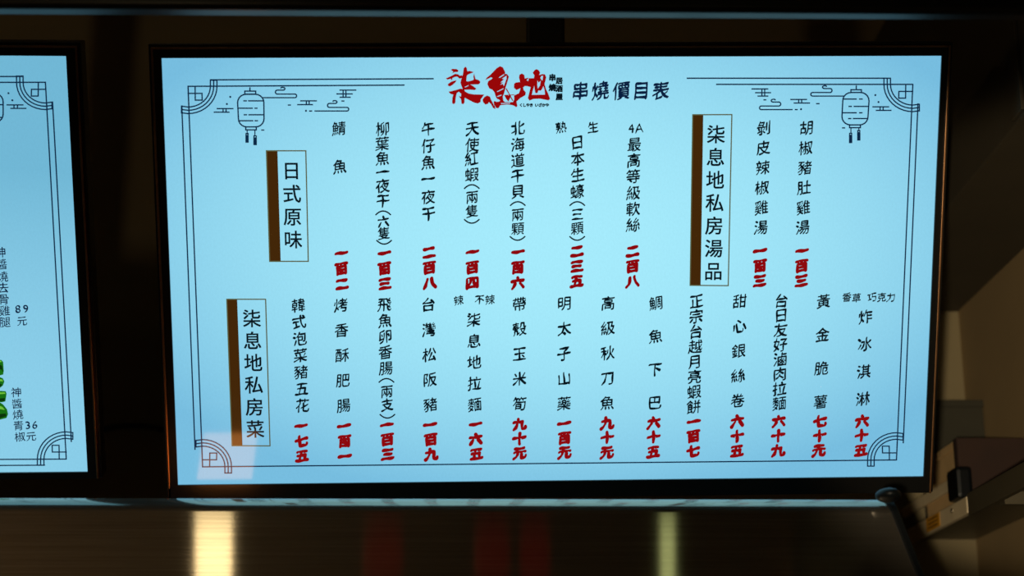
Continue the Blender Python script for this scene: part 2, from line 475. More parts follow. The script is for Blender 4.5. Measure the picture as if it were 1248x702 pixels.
S = SA
dishes = [
    [('鯖', 413, 156.5), ('魚', 414, 203)],
    [('柳', 466.5, 157), ('葉', 465.8, 175), ('魚', 466.3, 193), ('一', 466.5, 209.5), ('夜', 466.5, 226.5), ('干', 466.6, 245), ('︵', 467, 259.5), ('六', 467.3, 269.8, 16), ('隻', 468, 284, 17), ('︶', 468.2, 295)],
    [('午', 522, 157), ('仔', 522, 177.6), ('魚', 522, 198), ('一', 522, 218), ('夜', 522, 240), ('干', 522.2, 260.5)],
    [('天', 575.6, 156.5), ('使', 575.6, 176.4), ('紅', 574.7, 193.5), ('蝦', 575, 212.7), ('︵', 575, 227.5), ('兩', 575.4, 240.2, 17), ('隻', 575.2, 257, 17), ('︶', 575, 269.5)],
    [('北', 631, 156), ('海', 631, 176), ('道', 631, 195.3), ('干', 630.8, 214.5), ('貝', 631, 233.4), ('︵', 631, 248.2), ('兩', 631, 261.5, 17), ('顆', 631, 278.5, 17), ('︶', 630.7, 290.3)],
    [('熟', 683.6, 155.3, 15), ('生', 722.8, 155, 15), ('日', 703.4, 173.5), ('本', 704, 193.3), ('生', 704, 213), ('蠔', 703.4, 233.4), ('︵', 703.5, 248.2), ('三', 703.5, 261, 17), ('顆', 703.5, 278, 17), ('︶', 703.4, 290.3)],
    [('4', 769, 156, 17), ('A', 779, 156, 17), ('最', 773, 176), ('高', 772.4, 195.3), ('等', 771.7, 214.8), ('級', 772, 235), ('軟', 771.5, 254.5), ('絲', 771.5, 274)],
    spread('剝皮辣椒雞湯', (930.8, 155.8), (927.2, 277)),
    spread('胡椒豬肚雞湯', (982.8, 155.8), (978, 277)),
    spread('韓式泡菜豬五花', (363.6, 372), (368.7, 494)),
    spread('烤香酥肥腸', (415.4, 371.8), (418.8, 494)),
    [('飛', 468.5, 371), ('魚', 469.3, 390.7), ('卵', 469.6, 410), ('香', 469.6, 429.3), ('腸', 470.4, 448.5), ('︵', 471, 463.6), ('兩', 471.5, 477, 17), ('支', 471.9, 493, 17), ('︶', 472.2, 507)],
    spread('台灣松阪豬', (522.2, 371), (524.6, 493)),
    spread('柒息地拉麵', (577.4, 389.6), (578.6, 493)),
    spread('帶殼玉米筍', (633, 370.4), (633.3, 491.9)),
    spread('明太子山藥', (687.7, 369.6), (687.4, 491.5)),
    spread('高級秋刀魚', (741.1, 369.3), (740, 491)),
    spread('鯛魚下巴', (799.4, 369.3), (797.8, 490.5)),
    spread('正宗台越月亮蝦餅', (848.9, 367), (845.3, 495.8)),
    spread('甜心銀絲卷', (901.5, 367), (898.9, 488)),
    spread('台日友好滷肉拉麵', (952.2, 366.3), (949.6, 491.5)),
    spread('黃金脆薯', (1003.5, 367), (999.8, 489.6)),
    spread('炸冰淇淋', (1054.6, 386), (1051.5, 486)),
]
prices = [
    ('一百二', (415.8, 308.5), (416.6, 346)), ('一百三', (468.2, 308.5), (469, 345.5)), ('二百八', (522.8, 307.5), (523.6, 344.7)),
    ('一百四', (575.5, 307), (575.6, 344.5)), ('一百六', (631, 307), (631, 344.5)), ('二三五', (703, 306), (703, 342.4)),
    ('二百八', (770.8, 306), (770.8, 342.7)), ('一百三', (926.4, 305.6), (926, 342)), ('一百三', (977, 305.6), (976.6, 342)),
    ('一七五', (366.5, 519), (368, 555.4)), ('一百一', (419.6, 519), (420.4, 556)), ('一百三', (471.5, 517.5), (472.6, 553.3)),
    ('一百九', (524.4, 517.5), (525.6, 553.3)), ('一六五', (579.2, 517), (580.4, 553)), ('九十元', (633, 516.7), (633.3, 551.9)),
    ('一百元', (687.8, 516), (688, 551)), ('九十元', (740, 515.2), (739.6, 551)), ('六十五', (796.7, 514.8), (796, 550.4)),
    ('一百七', (845.6, 513.6), (844.4, 549.3)), ('六十五', (898.5, 513), (897.8, 549.3)), ('六十九', (948.9, 513), (948, 548.8)),
    ('七十元', (999.3, 513), (997.8, 548.5)), ('六十五', (1050.6, 513), (1048.9, 548.5)),
]
for d in dishes: column(SA, 'dish_name', d, 18.6, 'hand', I_black)
for t, a, b in prices: column(SA, 'dish_price', spread(t, a, b), 17.6, 'price', I_red, 'bold red price lettering')
column(SA, 'flavour_note', [('辣', 558.9, 366), ('不', 584.4, 365.2), ('辣', 597, 365.2)], 13, 'hand', I_black)
column(SA, 'flavour_note', [('香', 1031.9, 362.2), ('草', 1043.7, 363), ('巧', 1062.6, 362.2), ('克', 1074.3, 362.2), ('力', 1085.6, 362.2)], 12, 'hand', I_black)
column(SA, 'title_lettering', [('串', 707.3, 110.6), ('燒', 731.5, 110.5), ('價', 757.2, 110.5), ('目', 781.4, 110.2), ('表', 805.2, 110.5)], 22.5, 'head', I_head)

# section plaques: brown strip + thin outline + upright lettering
def plaque(q, strip, chars):
    tl, tr, brr, bl = q
    bm = bmesh.new()
    S.poly(bm, [tl, (tl[0] + strip, tl[1]), (bl[0] + strip, bl[1]), bl], 0)
    n0 = len(bm.faces)
    S.line(bm, [tl, tr, brr, bl], 1.1, True, y=-0.0009)
    bm.faces.ensure_lookup_table()
    for f in bm.faces[n0:]: f.material_index = 1
    o = obj('section_plaque', bm, [I_brown, I_gold], S.disp); o['label'] = 'plaque with a dark brown left strip'
    column(SA, 'section_heading', chars, 23, 'plain', I_black)
plaque([(324.8, 183.7), (372.8, 183.7), (375.8, 318.4), (328.8, 318.4)], 13.4, [('日', 355.2, 207.8), ('式', 355.8, 236), ('原', 356.6, 264), ('味', 357.3, 291.8)])
plaque([(276.5, 364.6), (323.8, 364.6), (329.2, 543.2), (283, 543)], 12.6, spread('柒息地私房菜', (307, 388), (311.2, 522.7)))
plaque([(844.2, 139.8), (891.8, 139.6), (887.4, 348), (841, 347.6)], 12.8, spread('柒息地私房湯品', (872.6, 163.6), (869.3, 330.4)))

# ---- border lines and corner ornaments
def border(S, runs, w=1.25):
    for r_ in runs:
        bm = bmesh.new(); S.line(bm, r_, w); obj('border_line', bm, I_navy, S.disp)

def corner(S, c, sx, sy, ext=7.5, w=1.2, flat=False):
    """c = corner point of the inner frame line; sx, sy point into the frame"""
    bm = bmesh.new()
    for r_ in (27.2, 31.2, 35.2):
        pts = [(c[0] + sx * r_, c[1] - sy * ext)]
        pts += [(c[0] + sx * r_ * math.cos(R(a)), c[1] + sy * ((r_ - 2) * math.sin(R(a)))) for a in range(0, 91, 9)]
        pts += [(c[0] - sx * 8, c[1] + sy * (r_ - 3))]
        S.line(bm, pts, w)
    S.line(bm, [(c[0] - sx * 8, c[1] + sy * 24.2), (c[0] - sx * 8, c[1] + sy * 32.5)], w)
    S.line(bm, [(c[0] + sx * 27.2, c[1] - sy * ext), (c[0] + sx * 35.2, c[1] - sy * ext)], w)
    S.line(bm, [(c[0] + sx * 8.6, c[1]), (c[0] + sx * 8.8, c[1] + sy * 16.8), (c[0] + sx * 17.2, c[1] + sy * 16.8), (c[0] + sx * 17, c[1] + sy * 8.6), (c[0], c[1] + sy * 8.6)], w)
    obj('corner_ornament', bm, I_navy, S.disp)

border(SA, [[(257, 97.3), (528, 95.9)], [(229.3, 105.2), (492.5, 103.7)], [(221.7, 129), (237.8, 547.5)], [(229.3, 105.2), (247, 568.8)],
            [(247, 568.8), (1092.4, 560.4)], [(837.5, 95.3), (1084.6, 95.3)], [(873.2, 102.8), (1112.3, 102.8)],
            [(1112.3, 102.8), (1092.4, 560.4)], [(1118.6, 126.5), (1100.7, 539.5)]])
corner(SA, (229.3, 105.2), 1, 1); corner(SA, (1112.3, 102.8), -1, 1)
corner(SA, (247, 568.8), 1, -1); corner(SA, (1092.4, 560.4), -1, -1)

# ---- lanterns
def rr(x0, y0, x1, y1, r, n=5, x0b=None, x1b=None):
    x0b = x0 if x0b is None else x0b; x1b = x1 if x1b is None else x1b
    P = []
    for (cx, cy, a0) in ((x1 - r, y0 + r, -90), (x1b - r, y1 - r, 0), (x0b + r, y1 - r, 90), (x0 + r, y0 + r, 180)):
        for k in range(n + 1):
            a = R(a0 + 90 * k / n); P.append((cx + r * math.cos(a), cy + r * math.sin(a)))
    return P

def lantern(S, z, body, cap, hook, base, strings, tassels, lines, dx=0):
    T = lambda u, v: (z[0] + u / z[2], z[1] + v / z[2])
    bm = bmesh.new()
    S.line(bm, [T(*q) for q in rr(*body)], 1.25, True)
    for b in (cap, base):
        S.line(bm, [T(b[0], b[1]), T(b[2], b[1]), T(b[2], b[3]), T(b[0], b[3])], 1.2, True)
    S.line(bm, [T(hook[0], hook[1]), T(hook[0], hook[2])], 1.2)
    for s in strings: S.line(bm, [T(s[0], s[1]), T(s[0], s[2])], 1.0)
    for t in tassels:
        S.poly(bm, [T(t[0], t[1] + 10), T(t[2], t[1] + 10), T(t[2], t[3]), T(t[0], t[3])])
        S.line(bm, [T(t[0] + 3, t[1]), T(t[2] - 3, t[1]), T(t[2] - 3, t[1] + 10), T(t[0] + 3, t[1] + 10)], 1.0, True)
    for l in lines: S.line(bm, [T(l[0], l[2]), T(l[1], l[2])], 1.2)
    obj('lantern_drawing', bm, I_navy, S.disp)
zL = (180, 50, 4.13); zR = (880, 50, 4.13)
lantern(SA, zL, (453, 268, 585, 432, 42, 5, 457, 586), (489, 252, 544, 267), (515, 235, 252), (494, 432, 547, 447), ((501, 447, 468), (540, 447, 478)),
        ((492, 465, 509, 512), (532, 477, 550, 524)),
        [(484, 497, 301), (508, 578, 301), (456, 527, 338), (540, 551, 338), (486, 498, 371), (510, 583, 371), (459, 529, 401), (541, 553, 401)])
lantern(SA, zR, (607, 259, 739, 422, 42, 5, 603, 734), (648, 245, 701, 259), (675, 226, 245), (641, 422, 696, 436), ((648, 436, 466), (688, 436, 452)),
        ((638, 464, 655, 514), (679, 450, 696, 501)),
        [(612, 675, 292), (691, 705, 292), (638, 651, 329), (664, 735, 329), (606, 675, 361), (691, 704, 361), (636, 648, 390), (660, 731, 390)])

def cloud(S, z, lines, dots=()):
    T = lambda u, v: (z[0] + u / z[2], z[1] + v / z[2])
    bm = bmesh.new()
    for l in lines: S.line(bm, [T(*q) for q in l], 1.15)
    for d in dots: S.dot(bm, T(*d))
    obj('cloud_drawing', bm, I_navy, S.disp)

def swirl(x_end, y0, dirn, k=1.0):
    """cloud scroll: from the end of a long base line curling back and up; dirn = +1 hook to the right"""
    P = []
    def arc(cx, cy, rx, ry, a0, a1, n=6):
        for j in range(n + 1):
            a = R(a0 + (a1 - a0) * j / n); P.append((cx + dirn * rx * math.cos(a), cy - ry * math.sin(a)))
    arc(x_end, y0 - 9, 9, 9, -90, 90)                       # right turn
    arc(x_end - dirn * 88, y0 - 28, 10, 10, 270, 90)        # left turn
    arc(x_end - dirn * 60, y0 - 45, 10, 7, -90, 90, 6)      # top hook
    arc(x_end - dirn * 64, y0 - 48, 6, 4, 90, 170, 3)
    return P

def bars(a, b, ymid=None, vx=()):
    L_ = [[(a[0], a[2]), (a[1], a[2])], [(b[0], b[2]), (b[1], b[2])]]
    for x in vx: L_.append([(x, a[2]), (x, b[2])])
    return L_
cloud(SA, zL, [[(583, 285)] + swirl(741, 285, 1)])
cloud(SA, zL, [[(842, 352)] + swirl(1003, 352, 1), [(815, 352), (826, 352)]], [(797, 351)])
cloud(SA, zL, bars((350, 430, 340), (335, 410, 358), vx=(380, 395)), [(416, 281), (399, 317)])
cloud(SA, zL, bars((770, 850, 301), (755, 830, 320), vx=(799, 813)) + [[(708, 322), (719, 322)]])
cloud(SA, zL, bars((968, 1048, 247), (952, 1030, 266), vx=(998,)) + [[(968, 283), (1020, 283)], [(998, 266), (998, 283)], [(984, 247), (984, 283)], [(977, 302), (988, 302)]])
cloud(SA, zL, [[(574, 448), (585, 448)]])
cloud(SA, zR, [[(612, 277)] + swirl(455, 277, -1)])
cloud(SA, zR, [[(352, 345)] + swirl(197, 345, -1), [(368, 345), (378, 345)]], [(397, 343)])
cloud(SA, zR, bars((758, 838, 331), (775, 850, 349), vx=(795, 810)), [(771, 272), (787, 307)])
cloud(SA, zR, bars((345, 425, 294), (362, 440, 312), vx=(385, 400)) + [[(475, 315), (488, 315)]])
cloud(SA, zR, bars((150, 230, 241), (168, 244, 260), vx=(200,)) + [[(180, 277), (230, 277)], [(200, 260), (200, 277)], [(214, 241), (214, 277)], [(210, 296), (220, 296)]])
cloud(SA, zR, [[(605, 437), (617, 437)]])

# ---- red brush title, traced stroke by stroke
def logo_part(z, polys, m, y, name='brush_character', label=None):
    bm = bmesh.new()
    for pts in polys:
        P = [S.p(z[0] + u / z[2], z[1] + v / z[2]) for u, v in pts]
        vs = [bm.verts.new((a, y, b)) for a, b in P]
        for t in tessellate_polygon([[Vector((a, b, 0)) for a, b in P]]): bm.faces.new([vs[i] for i in t])
    o = obj(name, bm, m, S.disp)
    if label: o['label'] = label
    return o
zA = (530, 75, 11.7); zB = (600, 75, 11.7)
qi = [[(228, 118), (250, 104), (310, 107), (338, 128), (325, 148), (282, 150), (245, 170), (262, 143)],
      [(155, 238), (180, 230), (235, 205), (290, 175), (335, 183), (355, 203), (385, 193), (400, 232), (350, 243), (320, 215), (290, 217), (250, 235), (245, 262), (228, 262), (228, 243), (180, 258)],
      [(185, 320), (240, 283), (310, 266), (290, 300), (250, 335), (212, 355), (188, 344)],
      [(375, 260), (400, 180), (412, 95), (435, 72), (456, 92), (462, 138), (500, 134), (556, 150), (515, 168), (470, 186), (455, 205), (448, 278), (470, 284), (535, 268), (556, 252), (548, 212),
       (560, 168), (568, 205), (580, 250), (622, 262), (648, 285), (643, 308), (622, 325), (500, 328), (520, 334), (548, 352), (592, 386), (570, 406), (500, 400), (440, 402), (400, 398), (378, 345), (365, 300)],
      [(197, 428), (228, 424), (300, 405), (370, 385), (420, 400), (432, 428), (485, 456), (560, 468), (705, 470), (682, 500), (655, 540), (650, 578), (612, 598), (560, 586), (490, 550), (425, 516),
       (422, 585), (404, 608), (380, 600), (372, 535), (338, 490), (372, 500), (376, 460), (340, 430), (312, 452), (297, 520), (291, 590), (267, 608), (246, 592), (249, 520), (262, 470), (232, 465), (208, 448)]]
logo_part(zA, qi, I_logo, -0.0007, label='brush-written deep red character, first of the title')
xi = [[(720, 262), (738, 232), (800, 180), (880, 95), (930, 65), (970, 84), (1002, 148), (1000, 175), (1030, 178), (1055, 215), (1040, 270), (1008, 370), (985, 460), (968, 500), (978, 560), (1000, 578),
       (1150, 578), (1165, 600), (1162, 645), (1100, 620), (1030, 612), (935, 622), (905, 667), (870, 660), (848, 600), (848, 562), (885, 575), (915, 568), (925, 552), (885, 530), (868, 500), (850, 440),
       (820, 402), (775, 382), (748, 322), (760, 280), (822, 242), (806, 222), (765, 242)],
      [(680, 545), (705, 505), (745, 484), (785, 500), (802, 545), (832, 600), (862, 680), (828, 658), (800, 606), (770, 578), (758, 602), (720, 613), (690, 582)],
      [(993, 485), (1088, 485), (1050, 572), (1018, 535)], [(1005, 385), (1022, 380), (1120, 560), (1102, 560), (1050, 460)], [(990, 476), (1135, 468), (1135, 478), (990, 488)],
      [(838, 575), (850, 560), (862, 680), (850, 660)]]
logo_part(zA, xi, I_logo, -0.0007, label='brush-written deep red character, second of the title')
di = [[(310, 320), (330, 300), (396, 290), (380, 230), (386, 188), (420, 170), (456, 190), (464, 242), (505, 232), (530, 238), (592, 238), (600, 200), (576, 158), (602, 122), (630, 108), (660, 122), (682, 158),
       (668, 192), (690, 186), (720, 178), (750, 182), (768, 222), (745, 325), (768, 400), (795, 455), (824, 530), (802, 553), (685, 530), (590, 532), (530, 556), (506, 522), (530, 430), (546, 365), (502, 352),
       (465, 348), (440, 370), (446, 402), (478, 440), (470, 480), (400, 520), (345, 570), (358, 632), (340, 652), (288, 612), (300, 560), (312, 545), (310, 482), (380, 452), (402, 380), (345, 406), (308, 375)]]
logo_part(zB, di, I_logo, -0.0007, label='brush-written deep red character, third of the title')
holesA = [[(955, 245), (1020, 200), (1022, 240), (1005, 290), (985, 350), (968, 318), (932, 332), (972, 290), (935, 300), (985, 250)], [(885, 425), (980, 378), (976, 392), (890, 434)],
          [(885, 495), (950, 470), (945, 486), (892, 504)], [(425, 362), (480, 335), (476, 348), (430, 370)], [(912, 225), (985, 178), (990, 190), (925, 232)], [(940, 592), (1075, 588), (1070, 598), (945, 602)],
          [(878, 555), (905, 535), (932, 555), (912, 572)]]
for h_ in holesA: logo_part(zA, [h_], I_pale, -0.0010, 'brush_gap', 'pale gap between the brush strokes')
holesB = [[(684, 232), (700, 205), (724, 200), (716, 268), (700, 262)], [(598, 345), (606, 420), (615, 450), (645, 448), (655, 412), (690, 415), (712, 385), (728, 350), (745, 405), (750, 472), (562, 474), (580, 400)],
          [(490, 262), (522, 232), (510, 282)], [(642, 268), (660, 300), (690, 272), (680, 340), (648, 388), (640, 330)]]
for h_ in holesB: logo_part(zB, [h_], I_pale, -0.0010, 'brush_gap', 'pale gap between the brush strokes')
column(SA, 'small_caption', [('串', 673.2, 94.5), ('燒', 673.2, 106.5)], 9, 'tiny', I_black)
column(SA, 'small_caption', [('居', 681.6, 98.3), ('酒', 681.6, 108), ('屋', 681.6, 117.8)], 8.6, 'tiny', I_black)
column(SA, 'small_caption', spread('くしやき', (635, 128), (647.5, 128)) + spread('いざかや', (654, 128), (667, 128)), 4.6, 'tiny', I_black)

# ---- left screen print
S = SB
border(SB, [[(-60, 93.3), (26.6, 93.1)], [(-60, 100.4), (55.5, 100.2)], [(55.5, 100.2), (80.9, 559.3)], [(64.2, 124.3), (87.1, 538)],
            [(-60, 560), (80.9, 559.3)], [(-60, 567.4), (54.5, 566.7)]], 1.25)
corner(SB, (55.5, 100.2), -1, 1); corner(SB, (80.9, 559.3), -1, -1)
column(SB, 'dish_name', [('神', 0.5, 307.5), ('醬', 2, 322), ('燒', 3.2, 337), ('去', 4, 350.5), ('骨', 4.6, 364.5), ('雞', 5.6, 378.5), ('腿', 6.2, 392.3)], 14.5, 'thin', I_head)
column(SB, 'dish_price', [('8', 22, 376.5, 14), ('9', 31.5, 376, 14), ('元', 27, 391, 13)], 14, 'thin', I_head)
column(SB, 'dish_name', [('神', 20, 477.8), ('醬', 21, 491.8), ('燒', 22, 505), ('青', 22.6, 518.5), ('椒', 24.5, 532)], 13.6, 'thin', I_head)
column(SB, 'dish_price', [('3', 34, 518, 14), ('6', 42.6, 517.6, 14), ('元', 38, 531.5, 13)], 14, 'thin', I_head)
zC = (0, 90, 6.38)
cloud(SB, zC, bars((55, 180, 241), (85, 203, 268), vx=(110, 137)), [(67, 150), (97, 205)])
bm = bmesh.new(); S.line(bm, rr(-29, 114, 4, 149, 10), 1.25, True); S.line(bm, [(-5, 127.5), (3.5, 127.5)], 1.2); S.line(bm, [(-5, 143), (3, 143)], 1.2)
obj('lantern_drawing', bm, I_navy, SB.disp)
zG = (0, 420, 5.02)
def pepper(*sets):
    bm = bmesh.new()
    for mi, y, pts in sets:
        S.poly(bm, [(u / 5.02, 420 + v / 5.02) for u, v in pts], mi, y)
    bmesh.ops.triangulate(bm, faces=bm.faces)
    obj('pepper_picture', bm, [I_green, I_greenl, I_greend], SB.disp)
pepper((0, -.0007, [(-60, 120), (-20, 95), (8, 92), (20, 105), (16, 125), (24, 160), (20, 182), (-10, 190), (-60, 185)]), (2, -.0009, [(-30, 135), (5, 122), (14, 130), (20, 170), (8, 150), (-30, 150)]), (1, -.0010, [(-10, 100), (6, 96), (12, 104), (-5, 108)]))
pepper((0, -.0007, [(-60, 205), (0, 198), (18, 205), (28, 225), (18, 250), (-5, 268), (-60, 270)]), (1, -.0009, [(-5, 210), (14, 212), (20, 224), (0, 222)]), (2, -.0009, [(-30, 240), (8, 238), (14, 248), (-6, 262), (-30, 262)]))
pepper((0, -.0007, [(-60, 290), (5, 282), (36, 284), (41, 300), (34, 346), (12, 352), (-60, 345)]), (1, -.0009, [(-10, 292), (30, 290), (34, 300), (-10, 302)]), (2, -.0009, [(-20, 330), (32, 325), (28, 345), (-20, 345)]))
pepper((0, -.0007, [(-60, 360), (0, 352), (20, 365), (44, 395), (50, 425), (40, 448), (0, 458), (-60, 455)]), (1, -.0009, [(-5, 372), (16, 380), (30, 398), (-5, 392)]), (2, -.0009, [(-30, 425), (36, 420), (40, 436), (5, 448), (-30, 448)]))
bpy.data.objects.remove(_fo)

# ---------------------------------------------------------------- steel hood in front of the screens
hy = 1.80                                       # front face, at its top
ptop = on_y(624, 605.5, hy + 0.032)                # crest of the rolled edge
z_top = ptop.z + 0.0004
TILT = R(12)                                     # the face leans out towards the viewer at its foot
hood = empty('steel_hood', 'brushed stainless steel hood panel with rolled top edge below the screens', 'hood', loc=(-0.4, 1.9, z_top - 0.40))
def hl(v): return Vector(v) - Vector(hood.location)
def hood_right_x(z):                             # right edge flares out towards the foot
    t = (z_top - z)
    return on_y(1087, 606, hy).x + 0.27 * t
rad = 0.034; DEPTH = 0.40
prof = []                                        # (y, z, roll) from the back of the top to the foot of the face
prof.append((2.10, z_top)); prof.append((hy + rad + .03, z_top))
a_end = 90 - 12
py_, pz_ = hy + rad + .02, z_top
prof[-1] = (py_, pz_)
for k in range(27):                              # wide roll at the crest, tight bend into the face
    a0, a1 = R(a_end * k / 27), R(a_end * (k + 1) / 27)
    rr_ = rad if math.degrees(a1) < 47 else 0.017
    py_ -= rr_ * (math.sin(a1) - math.sin(a0)); pz_ -= rr_ * (math.cos(a0) - math.cos(a1))
    prof.append((py_, pz_))
ye, ze = prof[-1]
for k in range(1, 5):
    zz = ze - (DEPTH - .02) * k / 4; prof.append((ye - (ze - zz) * math.tan(TILT), zz))
bm = bmesh.new()
xl = -2.0
A = [bm.verts.new(hl((xl, y, z))) for y, z in prof]
B = [bm.verts.new(hl((hood_right_x(z), y, z))) for y, z in prof]
for k in range(len(prof) - 1): bm.faces.new((A[k], B[k], B[k + 1], A[k + 1]))
bmesh.ops.recalc_face_normals(bm, faces=bm.faces)
for f in bm.faces:
    if f.normal.y > 0.2 or f.normal.z < -.5: f.normal_flip()
o = obj('front_panel', bm, M_steel, hood, smooth=True)
sm = o.modifiers.new('thickness', 'SOLIDIFY'); sm.thickness = 0.0015; sm.offset = -1
es = o.modifiers.new('split', 'EDGE_SPLIT'); es.split_angle = R(35)
# right cheek panel closing the side
bm = bmesh.new()
pf = [(hood_right_x(z) - .004, y, z) for y, z in prof[1:]] 
zb = prof[-1][1]
pf += [(hood_right_x(zb) - .004, 2.10, zb), (hood_right_x(z_top) - .004, 2.10, z_top)]
pf = [hl((x, y, z - 0.002)) for x, y, z in pf]
bm.faces.new([bm.verts.new(v) for v in pf])
o = obj('side_panel', bm, M_rubber, hood); sm = o.modifiers.new('thickness', 'SOLIDIFY'); sm.thickness = 0.002
# black edge strip following the profile
bm = bmesh.new()
prev = None
for i, (y, z) in enumerate(prof[1:]):
    x = hood_right_x(z); j = i + 1
    a, b = prof[max(j - 1, 1)], prof[min(j + 1, len(prof) - 1)]
    t = Vector((b[0] - a[0], b[1] - a[1])).normalized(); n = Vector((t.y, -t.x))
    if n.x > 0 and n.y < 0: n = -n
    n = Vector((-abs(n.x), abs(n.y)))
    ring = [hl((x + dx, y + n.x * dn, z + n.y * dn)) for dx, dn in ((-.001, -.004), (-.001, .0015), (.001, .003), (.007, .003), (.0085, .001), (.0085, -.004))]
    ring = [bm.verts.new(v) for v in ring]
    if prev:
        for k in range(6): bm.faces.new((prev[k], prev[(k + 1) % 6], ring[(k + 1) % 6], ring[k]))
    else: bm.faces.new(ring)
    prev = ring
bm.faces.new(list(reversed(prev)))
bmesh.ops.recalc_face_normals(bm, faces=bm.faces)
obj('edge_strip', bm, M_rubber, hood, smooth=False)['label'] = 'black edge strip'
# bulging corner cap where strip meets the top edge
bm = bmesh.new()
cc = hl((hood_right_x(z_top) - .001, hy + .012, z_top - .001))
bmesh.ops.create_icosphere(bm, subdivisions=3, radius=1.0, matrix=Matrix.Translation(cc) @ Matrix.Diagonal((0.014, 0.020, 0.008, 1)))
obj('corner_cap', bm, M_rubber, hood, smooth=True)['label'] = 'rounded black corner cap'
# supports to the counter behind
for x in (-1.7, -0.6, 0.40):
    obj('support_post', bx(bmesh.new(), *[v for v in (x - .02 - hood.location.x, x + .02 - hood.location.x, 2.02 - hood.location.y, 2.06 - hood.location.y, 0.9 - hood.location.z, z_top - .003 - hood.location.z)], 0.003), M_steel, hood)

counter = empty('kitchen_counter', 'dark counter carrying the steel hood, below the frame', 'counter', loc=(-0.6, 2.2, 0))
obj('cabinet_body', bx(bmesh.new(), -1.4, 1.1, -0.40, 0.50, 0, 0.86, 0.004), M_counter, counter)
obj('worktop', bx(bmesh.new(), -1.42, 1.12, -0.44, 0.52, 0.8601, 0.90, 0.004), M_steel, counter)

# small warm LED lamp lying behind the rolled edge; it glows on the screen foot and on the steel lip
lp = on_y(268, 600, 2.0)
led = empty('led_lamp', 'small warm lamp lying on the hood ledge below the large screen', 'lamp', loc=(lp.x - .016, 1.962, z_top))
obj('lamp_base', bx(bmesh.new(), -.040, .040, -.045, .055, 0.0005, 0.004, 0.001), M_lampbody, led)
obj('diffuser', bx(bmesh.new(), -.036, .036, -.040, .050, 0.0041, 0.0075, 0.001), M_ledlamp, led)

# ---------------------------------------------------------------- cable between the screens
def tube(name, pts, r, m, parent=None):
    cu = bpy.data.curves.new(name, 'CURVE'); cu.dimensions = '3D'; cu.bevel_depth = r; cu.bevel_resolution = 3
    sp = cu.splines.new('NURBS'); sp.points.add(len(pts) - 1); sp.use_endpoint_u = True; sp.order_u = 4
    for p_, q in zip(sp.points, pts): p_.co = (*q, 1)
    ob = bpy.data.objects.new(name, cu); col.objects.link(ob)
    dg = bpy.context.evaluated_depsgraph_get(); me = bpy.data.meshes.new_from_object(ob.evaluated_get(dg))
    bpy.data.objects.remove(ob); me.name = name; me.materials.clear(); me.materials.append(m)
    for p_ in me.polygons: p_.use_smooth = True
    return link(name, me, parent)
pts = [on_y(px, py, WB - .006) for px, py in ((60, 560), (90, 540), (118, 525), (140, 520), (162, 518.5), (185, 520), (205, 525), (235, 536), (260, 560))]
tag(tube('power_cable', pts, 0.0045, M_cable), 'thin black cable arching along the wall between the two screens', 'cable')

# ---------------------------------------------------------------- shelf and cartons at the right
XS = 0.70
def yz(px, py, x=XS): q = on_x(px, py, x); return q.y, q.z
y_far, _ = yz(1096, 655); _, zt1 = yz(1181, 606); _, zb1 = yz(1183, 626)
y_mid, _ = yz(1183, 612); y_near = 1.9
shelf = empty('wall_shelf', 'grey metal shelf along the right wall with off-white rails', 'shelf', loc=(0.76, 2.2, zt1))
sl = shelf.location
def sb(name, x0, x1, y0, y1, z0, z1, m, bev=0.002, par=None, label=None):
    o = obj(name, bx(bmesh.new(), x0 - sl.x, x1 - sl.x, y0 - sl.y, y1 - sl.y, z0 - sl.z, z1 - sl.z, bev), m, par or shelf)
    if label: o['label'] = label
    return o
sb('shelf_board', XS + .004, WR - .001, y_near, WB - .002, zt1 - .012, zt1, M_greyrail)
sb('front_rail', XS - .006, XS + .0035, y_mid, WB - .002, zb1, zt1 + .0005, M_whitebar, label='off-white rail end carrying a yellow sticker')
sb('front_rail', XS - .006, XS + .0035, y_near, y_mid - .003, zb1 - .004, zt1 + .004, M_greyrail, label='dark grey rail section')
_, zu1 = yz(1162, 582); _, zu0 = yz(1162, 596)
sb('upper_rail', XS - .004, XS + .004, y_mid + .03, WB - .002, zu0, zu1, M_whitebar)
yc, zc = yz(1171, 588)
o = sb('clamp', XS - .014, XS + .010, yc - .028, yc + .028, zt1 + .001, zc + .02, M_rubber, 0.006, label='black clamp')
ys1, _ = yz(1150, 629); ys0, _ = yz(1133, 629)
st = sb('sticker', XS - .0066, XS - .0061, ys1, ys0, zb1 + .002, zt1 - .001, M_sticker, 0, label='yellow sticker')
bm = bmesh.new()
for k in range(3):
    bx(bm, XS - .0069 - sl.x, XS - .0067 - sl.x, ys1 + .012 - sl.y, ys0 - .012 - sl.y, zb1 + .006 + k * .006 - sl.z, zb1 + .0085 + k * .006 - sl.z)
obj('sticker_print', bm, M_stickink, shelf)
yq, zq = yz(1165, 614)
bm = bmesh.new(); cyl(bm, (XS - .007 - sl.x, yq - sl.y, zb1 + .015 - sl.z), .0035, .002, 'X', 12)
obj('screw', bm, M_screw, shelf)
for yb in (1.95, 2.25):
    bm = bmesh.new()
    bx(bm, XS + .01 - sl.x, WR - .001 - sl.x, yb - sl.y, yb + .02 - sl.y, -.03, -.0125); bx(bm, WR - .012 - sl.x, WR - .001 - sl.x, yb - sl.y, yb + .02 - sl.y, -.14, -.0305)
    obj('bracket', bm, M_greyrail, shelf)

